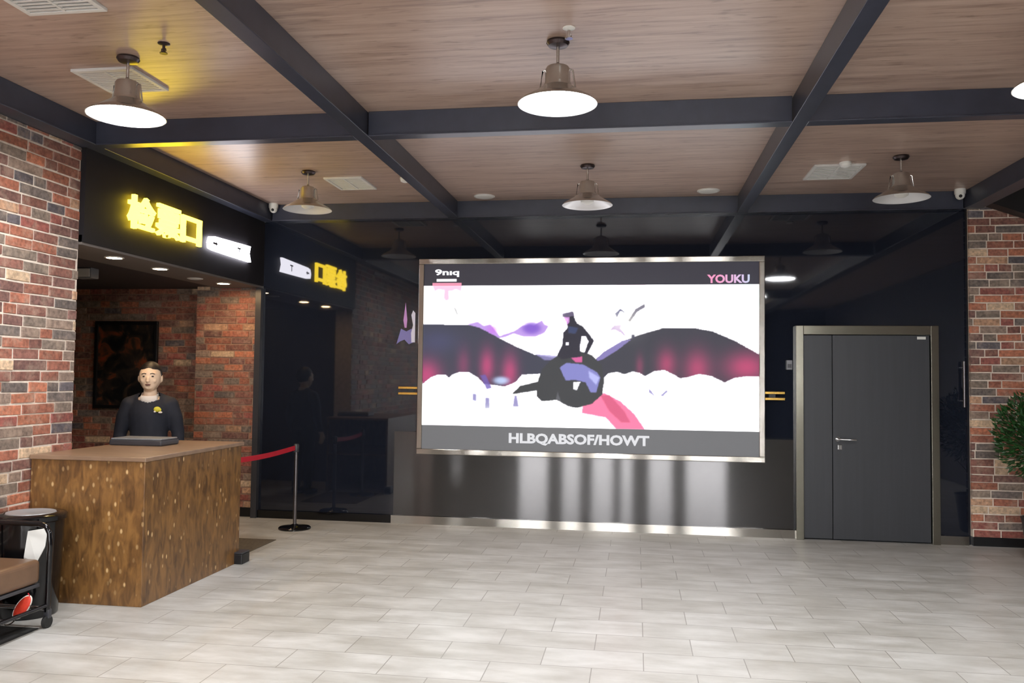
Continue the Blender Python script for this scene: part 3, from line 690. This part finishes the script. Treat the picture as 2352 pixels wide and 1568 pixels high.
# ------------------------------------------------------------------ counter
ct = thing('ticket_counter', 'brown speckled board counter with a lighter wooden top beside the brick wall', 'counter', (-3.76, 5.97, 0))
X0, X1, Y0, Y1 = -.43, .435, -.70, .70
obj('front_panel', B(X0, X1, Y0, Y0+.03, 0, .985), M['counter'], ct, bevel=.003)
obj('side_panel', B(X1-.03, X1, Y0+.03, Y1, 0, .985), M['counter'], ct, bevel=.003)
obj('side_panel', B(X0, X0+.03, Y0+.03, Y1, 0, .985), M['counter'], ct, bevel=.003)
obj('shelf', B(X0+.03, X1-.03, Y0+.03, Y1-.02, .5, .52), M['counter'], ct)
obj('counter_top', B(X0-.004, X1+.012, Y0-.015, Y1+.03, .985, 1.015), M['counter_top'], ct, bevel=.004)
t = thing('equipment_tray', 'flat grey box lying on the counter top in front of the person', 'box', (-3.93, 6.22, 1.015))
obj('tray_body', B(-.235, .22, -.13, .13, 0, .045), M['darkgrey'], t, bevel=.012, seg=3)
obj('tray_lid', B(-.225, .21, -.12, .12, .045, .058), M['grey'], t, bevel=.005)
t = thing('floor_box', 'small black box on the floor at the counter back corner', 'box', (-3.31, 6.66, 0))
obj('box_body', B(-.035, .055, -.07, .07, 0, .085), M['black'], t, bevel=.008); obj('box_lid', B(-.035, .055, -.07, .07, .086, .098), M['darkgrey'], t, bevel=.004)
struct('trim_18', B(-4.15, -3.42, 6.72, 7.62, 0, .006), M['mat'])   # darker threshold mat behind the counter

# stanchions with the red belt
def stanchion(x, y, label):
    t = thing('queue_post', label, 'queue post', (x, y, 0), 'belt barrier posts')
    bm = bmesh.new(); lathe(bm, [(.165, 0), (.165, .012), (.155, .022), (.05, .034), (.022, .05)], 48); obj('base', bm, M['black_gloss'], t, smooth=True)
    bm = bmesh.new(); lathe(bm, [(.019, .045), (.019, .80)], 24); obj('pole', bm, M['pole'], t, smooth=True)
    bm = bmesh.new(); lathe(bm, [(.026, .79), (.028, .80), (.028, .865), (.02, .875)], 24); obj('belt_head', bm, M['darkgrey'], t, smooth=True)
    return t
stanchion(-3.49, 8.22, 'slim metal queue post on a round black base in front of black glass')
stanchion(-3.60, 6.90, 'queue post hidden behind the counter holding the other belt end')
bm = bmesh.new(); n = 12; pa, pb = Vector((-3.4915, 8.190, .835)), Vector((-3.5985, 6.930, .815)); rows = []
for i in range(n+1):
    k = i/n; p = pa.lerp(pb, k); p.z -= .02*math.sin(math.pi*k); rows.append([bm.verts.new(p+Vector((dx, 0, dz))) for dx, dz in ((-.001, -.024), (.001, -.024), (.001, .024), (-.001, .024))])
for a, b2 in zip(rows, rows[1:]):
    for j in range(4): bm.faces.new((a[j], a[(j+1) % 4], b2[(j+1) % 4], b2[j]))
bm.faces.new(rows[0]); bm.faces.new(rows[-1][::-1])
tag(obj('barrier_belt', bm, M['red']), 'red belt stretched from the queue post towards the counter', 'belt')

# poster in the passage
t = thing('framed_poster', 'dark framed poster with orange shapes on the brick wall behind the person', 'poster', (-5.95, 8.985, 1.17))
bm = bmesh.new(); f = .04; W_, H_ = .80, 1.03
for q in ((-W_/2, W_/2, 0, f), (-W_/2, W_/2, H_-f, H_), (-W_/2, -W_/2+f, f, H_-f), (W_/2-f, W_/2, f, H_-f)): box(bm, q[0], q[1], -.03, .01, q[2], q[3])
obj('poster_frame', bm, M['black'], t, bevel=.004)
ppm, nt, b = newmat('poster_print'); tc = nt.nodes.new('ShaderNodeTexCoord'); n = nt.nodes.new('ShaderNodeTexNoise'); n.inputs['Scale'].default_value = 5; n.inputs['Detail'].default_value = 4; n.inputs['Distortion'].default_value = 1.2
nt.links.new(tc.outputs['Object'], n.inputs['Vector']); r = nt.nodes.new('ShaderNodeValToRGB'); e = r.color_ramp.elements
e[0].position = .42; e[0].color = lin((22, 24, 26)); e[1].position = .75; e[1].color = lin((150, 60, 34)); x = e.new(.55); x.color = lin((52, 44, 38)); x = e.new(.64); x.color = lin((110, 62, 40))
nt.links.new(n.outputs[0], r.inputs[0]); nt.links.new(r.outputs[0], b.inputs['Base Color']); b.inputs['Roughness'].default_value = .3
obj('poster_print', B(-W_/2+f, W_/2-f, -.012, .0, f, H_-f), ppm, t)

# ------------------------------------------------------------------ wheeled chair, dark floor sheet, bin, pouch at the left edge
t = thing('wheeled_chair', 'low chair with brown padded seat and black tube frame on casters', 'chair', (-3.93, 4.35, 0))
bm = B(-.25, .28, -.50, .36, .285, .435); sm = obj('seat', bm, M['brown_vinyl'], t, bevel=.03, seg=4)
bm = B(-.25, .275, -.50, .36, .262, .284); obj('seat_rail', bm, M['darkgrey'], t, bevel=.004)
def armloop(y):
    bm = bmesh.new()
    tube(bm, [(-.24, y, .10), (-.24, y, .58), (-.225, y, .62), (-.19, y, .64), (.23, y, .64), (.275, y, .625), (.298, y, .585), (.305, y, .50), (.30, y, .10)], .017, 12)
    o = obj('arm_frame', bm, M['black_gloss'], t, smooth=True)
    return o
for y in (.40, -.54): armloop(y)
bm = bmesh.new(); tube(bm, [(-.24, .40, .12), (.30, .40, .12)], .013); obj('cross_bar', bm, M['chrome'], t, smooth=True)
bm = bmesh.new(); tube(bm, [(.30, .40, .14), (.30, -.54, .14)], .013); obj('cross_bar', bm, M['black_gloss'], t, smooth=True)
for x in (-.24, .30):
    for y in (.40, -.54):
        bm = bmesh.new(); box(bm, x-.018, x+.018, y-.012, y+.02, .06, .115); fk = obj('caster_fork', bm, M['darkgrey'], t, bevel=.004)
        bm = bmesh.new(); tube(bm, [(x-.012, y, .038), (x+.012, y, .038)], .038, 20); obj('caster', bm, M['rubber'], fk, smooth=True)
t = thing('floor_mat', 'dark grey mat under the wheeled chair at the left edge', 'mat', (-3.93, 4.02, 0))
t2 = obj('mat_sheet', B(-.262, .27, -.85, .70, 0, .006), M['rubber'], t, bevel=.002)  # thin dark sheet lying flat under the chair
# bin
t = thing('waste_bin', 'black oval waste bin with a shiny steel rim in front of the counter', 'bin', (-3.965, 5.0, 0))
bm = bmesh.new(); lathe(bm, [(.17, 0), (.18, .01), (.195, .30), (.205, .60), (.205, .615)], 48, sy=.95); obj('bin_body', bm, M['black_gloss'], t, smooth=True)
bm = bmesh.new(); lathe(bm, [(.206, .615), (.222, .625), (.222, .65), (.212, .66), (.16, .665), (.155, .655)], 48, sy=.95, cap=False); obj('bin_lid', bm, M['black_gloss'], t, smooth=True)
bm = bmesh.new(); lathe(bm, [(.155, .655), (.150, .668), (.135, .664), (.02, .648)], 48, sy=.95); obj('bin_plate', bm, M['bin_steel'], t, smooth=True)
bm = bmesh.new()
v = [bm.verts.new(p) for p in ((.12, -.172, .56), (.20, -.10, .57), (.195, -.11, .46), (.16, -.14, .36), (.10, -.175, .40))]
w2 = [bm.verts.new(q.co*1.03) for q in v]; bm.faces.new(v); bm.faces.new(w2[::-1])
for i in range(5): bm.faces.new((v[i], w2[i], w2[(i+1) % 5], v[(i+1) % 5]))
obj('bin_liner', bm, M['white'], t)
# red pouch on a silver clip hanging from the seat rail
t = thing('red_pouch', 'red oval pouch with pale piping hanging under the brown seat', 'pouch', (-3.745, 4.60, .085))
bm = bmesh.new(); ball(bm, (0, 0, .10), 1, .036, .016, .085); R_ = Matrix.Rotation(math.radians(38), 4, 'Y'); 
bmesh.ops.transform(bm, matrix=R_, verts=bm.verts); obj('pouch_body', bm, M['pouch_red'], t, smooth=True)
bm = bmesh.new(); tube(bm, [R_ @ Vector((.037*math.cos(a), 0, .10+.087*math.sin(a))) for a in [i*2*math.pi/32 for i in range(32)]], .004, 8, closed=True); obj('pouch_piping', bm, M['collar'], t, smooth=True)
bm = bmesh.new(); Rc = Matrix.Translation((-.012, 0, -.005)) @ Matrix.Rotation(math.radians(62), 4, 'Y')
tube(bm, [Rc @ Vector((.016*math.cos(a), 0, -.012+.040*math.sin(a))) for a in [i*2*math.pi/24 for i in range(24)]], .004, 8, closed=True); obj('pouch_clip', bm, M['chrome'], t, smooth=True)
bm = bmesh.new(); tube(bm, [R_ @ Vector((0, 0, .183)), Vector((.105, -.01, .168))], .003, 6); obj('pouch_strap', bm, M['red'], t)

# ------------------------------------------------------------------ potted plant at the right edge
t = thing('potted_plant', 'bushy green potted plant in front of the right brick pier', 'plant', (3.60, 8.0, 0))
bm = bmesh.new(); lathe(bm, [(.13, 0), (.15, .02), (.19, .36), (.20, .40), (.18, .40), (.17, .34)], 36, cap=True); obj('pot', bm, M['pot'], t, smooth=True)
pr = random.Random(5)
bm = bmesh.new(); tips = []
tube(bm, [(0, 0, .3), (.01, 0, .6), (0, .01, .9), (.01, 0, 1.25)], [.02, .016, .012, .007], 8)
for i in range(26):
    z = pr.uniform(.65, 1.3); a = pr.uniform(0, 2*math.pi); rr = .36*math.sqrt(max(.1, 1-((z-1.1)/.55)**2)); e_ = Vector((rr*math.cos(a), rr*math.sin(a)*.8, z+.12))
    tube(bm, [(0, 0, z-.1), (e_.x*.5, e_.y*.5, z), e_], [.006, .004, .002], 6); tips.append((Vector((0, 0, z-.1)), e_))
obj('stem', bm, M['bark'], t, smooth=True)
bm = bmesh.new()
for i in range(2600):
    a = pr.uniform(0, 2*math.pi); cz = pr.uniform(-1, 1); q = pr.random()**.4
    rr = math.sqrt(1-cz*cz); c = Vector((.40*q*rr*math.cos(a), .34*q*rr*math.sin(a), 1.13+.40*q*cz)) 
    if c.z < .80 and pr.random() < .4: continue
    ln = pr.uniform(.04, .08); wd = ln*.42; dd = (c-Vector((0, 0, .95))).normalized()+Vector((pr.uniform(-.6, .6), pr.uniform(-.6, .6), pr.uniform(-.7, .3))); dd.normalize()
    s = dd.cross(Vector((pr.uniform(-1, 1), pr.uniform(-1, 1), 1))).normalized(); up_ = s.cross(dd)
    v = [bm.verts.new(c), bm.verts.new(c+dd*ln*.45+s*wd*.5-up_*.006), bm.verts.new(c+dd*ln), bm.verts.new(c+dd*ln*.45-s*wd*.5-up_*.006), bm.verts.new(c+dd*ln*.5+up_*.004)]
    bm.faces.new((v[0], v[1], v[4])); bm.faces.new((v[1], v[2], v[4])); bm.faces.new((v[2], v[3], v[4])); bm.faces.new((v[3], v[0], v[4]))
obj('foliage', bm, M['leaf'], t)

# ------------------------------------------------------------------ person behind the counter
def remeshed(name, bm, vox, mat, parent, smooth_it=6, cuts=()):
    me = bpy.data.meshes.new(name); bm.to_mesh(me); bm.free(); o = bpy.data.objects.new(name, me); COL.objects.link(o)
    r = o.modifiers.new('r', 'REMESH'); r.mode = 'VOXEL'; r.voxel_size = vox; r.use_smooth_shade = True
    s = o.modifiers.new('s', 'SMOOTH'); s.iterations = smooth_it; s.factor = .5
    bpy.context.view_layer.update()
    m2 = bpy.data.meshes.new_from_object(o.evaluated_get(bpy.context.evaluated_depsgraph_get())); bpy.data.objects.remove(o)
    if cuts:
        b = bmesh.new(); b.from_mesh(m2)
        for co, no in cuts: bmesh.ops.bisect_plane(b, geom=b.verts[:]+b.edges[:]+b.faces[:], plane_co=co, plane_no=no, clear_outer=True)
        b.to_mesh(m2); b.free()
    for p in m2.polygons: p.use_smooth = True
    m2.materials.clear(); m2.materials.append(mat); m2.name = name
    ob = bpy.data.objects.new(name, m2); COL.objects.link(ob); ob.parent = parent
    return ob
def limb(bm, pts, rad, flat=1.):
    """chain of overlapping tapered capsules"""
    for i in range(len(pts)-1):
        a, b2 = Vector(pts[i]), Vector(pts[i+1]); ra, rb = rad[i], rad[i+1]; n = max(3, int((b2-a).length/(min(ra, rb)*.45)))
        for k in range(n+1):
            q = k/n; ball(bm, a.lerp(b2, q), ra+(rb-ra)*q, u=14, v=9)
HEAD_C = Vector((0, 0, 1.69))
def head_scale(bm, start=0, k=1.14):
    bm.verts.ensure_lookup_table()
    for v in bm.verts[start:]: v.co = HEAD_C+(v.co-HEAD_C)*k
PX, PY = -4.39, 7.0
pe = thing('person', 'person in a dark navy shirt with a yellow chest print standing behind the counter', 'person', (PX, PY, 0))
H = 1.70
# body (faces -Y and slightly to +X)
def torso(bm, g=0.):
    K = ((.90, .155, .105, 0), (.98, .15, .105, 0), (1.06, .145, .10, 0), (1.14, .155, .105, 0), (1.22, .17, .11, 0), (1.29, .168, .103, .005), (1.335, .130, .085, .01))
    for i in range(56):
        q = i/55*(len(K)-1); a = min(int(q), len(K)-2); f = q-a; z, rx, ry, y = [K[a][j]*(1-f)+K[a+1][j]*f for j in range(4)]
        ball(bm, (0, y, z), 1, rx+g, ry+g, .06+g, u=20, v=10)
arms = [[(s*.172, .01, 1.305), (s*.218, .01, 1.19), (s*.245, .02, 1.05), (s*.255, -.01, .93), (s*.25, -.07, .82)] for s in (-1, 1)]
AR = [.062, .055, .046, .040, .030]
legs = [[(s*.09, 0, .90), (s*.10, -.01, .50), (s*.10, .01, .09)] for s in (-1, 1)]
LR = [.088, .06, .042]
bm = bmesh.new(); torso(bm)
for a in arms: limb(bm, a, AR)
for l in legs: limb(bm, l, LR)
limb(bm, [(0, .015, 1.34), (0, .0, 1.46)], [.064, .056])                        # neck
HC = Vector((0, -.012, 1.575)); n0 = len(bm.verts)
ball(bm, HC, 1, .083, .096, .112, 28, 18); ball(bm, (0, -.035, 1.522), 1, .058, .062, .066); ball(bm, (0, -.078, 1.49), 1, .024, .016, .018)   # skull, jaw, chin
ball(bm, (0, -.108, 1.552), 1, .012, .017, .028); ball(bm, (0, -.116, 1.540), 1, .015, .013, .010)                                        # nose
for s in (-1, 1):
    ball(bm, (s*.084, .0, 1.562), 1, .010, .018, .032)                                              # ears
    ball(bm, (s*.032, -.090, 1.600), 1, .022, .010, .009)                                            # brow ridges
    ball(bm, (s*.040, -.078, 1.545), 1, .020, .018, .018)                                            # cheekbones
ball(bm, (0, -.102, 1.515), 1, .022, .010, .009)
head_scale(bm, n0)
def hand(bm, s):
    w_ = Vector((s*.25, -.07, .82)); ball(bm, w_+Vector((0, -.02, -.04)), 1, .020, .040, .050)
    for k in range(4):
        b0 = w_+Vector((0, -.048+.022*k, -.075)); ln = (.062, .072, .068, .052)[k]
        limb(bm, [b0, b0+Vector((-s*.004, -.004, -ln*.5)), b0+Vector((-s*.020, -.002, -ln))], [.0092, .0086, .0075])
    limb(bm, [w_+Vector((0, -.045, -.03)), w_+Vector((-s*.008, -.075, -.055)), w_+Vector((-s*.014, -.082, -.085))], [.012, .010, .008])
for s in (-1, 1): hand(bm, s)
body = remeshed('body', bm, .0068, M['skin'], pe, 3); body['label'] = 'bare skin of face, neck and hands'
# clothes
bm = bmesh.new(); torso(bm, .016)
for a in arms: limb(bm, a[:4]+[tuple(Vector(a[3]).lerp(Vector(a[4]), .7))], [r+.013 for r in AR])
limb(bm, [(-.15, .01, 1.335), (-.055, .012, 1.378)], [.052, .046]); limb(bm, [(.15, .01, 1.335), (.055, .012, 1.378)], [.052, .046])
sh = remeshed('shirt', bm, .011, M['shirt'], pe, 5, cuts=[((0, 0, .84), (0, 0, -1))])
# open the neck of the shirt
b_ = bmesh.new(); b_.from_mesh(sh.data)
kill = [f for f in b_.faces if (lambda c: (c.x/.088)**2+((c.y+.045)/.115)**2 < 1 and c.z > 1.325+.3*abs(c.x))(f.calc_center_median())]
bmesh.ops.delete(b_, geom=kill, context='FACES'); b_.to_mesh(sh.data); b_.free()
bm = bmesh.new(); limb(bm, [(0, .012, 1.33), (0, .004, 1.412)], [.088, .072]); ball(bm, (0, -.056, 1.362), 1, .078, .046, .062)
remeshed('undershirt_collar', bm, .009, M['collar'], pe, 3, cuts=[((0, -.02, 1.405), (0, -.25, 1)), ])
bm = bmesh.new()
for l in legs: limb(bm, l[:2]+[(l[2][0], l[2][1], .11)], [r+.014 for r in LR])
ball(bm, (0, 0, .92), 1, .17, .12, .09)
remeshed('trousers', bm, .014, M['trousers'], pe, 4)
for s in (-1, 1):
    bm = bmesh.new(); ball(bm, (s*.10, -.05, .045), 1, .05, .13, .045); ball(bm, (s*.10, .03, .06), 1, .045, .05, .05)
    remeshed('shoe', bm, .012, M['shoe'], pe, 2, cuts=[((0, 0, .002), (0, 0, -1))])
# hair: cap over the crown
bm = bmesh.new(); ball(bm, HC+Vector((0, .012, .018)), 1, .089, .099, .108, 30, 20); 
head_scale(bm)
hair = remeshed('hair', bm, .007, M['hair'], pe, 2)
b_ = bmesh.new(); b_.from_mesh(hair.data)
kill = [f for f in b_.faces if (lambda c: c.z < 1.47 or (c.y < -.022 and c.z < 1.632-1.2*c.x*c.x) or (c.y < .008 and c.z < 1.565))(f.calc_center_median())]
bmesh.ops.delete(b_, geom=kill, context='FACES'); b_.to_mesh(hair.data); b_.free()
sol = hair.modifiers.new('s', 'SOLIDIFY'); sol.thickness = .008
for s in (-1, 1):
    bm = bmesh.new(); ball(bm, (s*.030, -.0965, 1.578), 1, .0125, .007, .0065); head_scale(bm); obj('eye', bm, M['eye'], pe, smooth=True)
    bm = bmesh.new(); tube(bm, [(s*.014, -.104, 1.598), (s*.03, -.1045, 1.603), (s*.047, -.094, 1.598)], .0032, 8); head_scale(bm); obj('eyebrow', bm, M['hair'], pe, smooth=True)
bm = bmesh.new(); ball(bm, (0, -.108, 1.516), 1, .022, .006, .0035); ball(bm, (0, -.107, 1.510), 1, .018, .006, .004); head_scale(bm); obj('mouth', bm, M['lip'], pe, smooth=True)
# chest print
bm = bmesh.new()
for cx, cz, rx, rz_ in ((.085, 1.268, .030, .024), (.105, 1.262, .016, .016)):
    ball(bm, (cx, -.122, cz), 1, rx, .008, rz_)
obj('chest_print', bm, M['yellow'], pe, smooth=True)
bm = bmesh.new()
for cx, cz, rx, rz_ in ((.066, 1.247, .010, .009), (.112, 1.240, .018, .009)): ball(bm, (cx, -.122, cz), 1, rx, .008, rz_)
obj('chest_lettering', bm, M['collar'], pe, smooth=True)
pe.rotation_euler.z = math.radians(22)
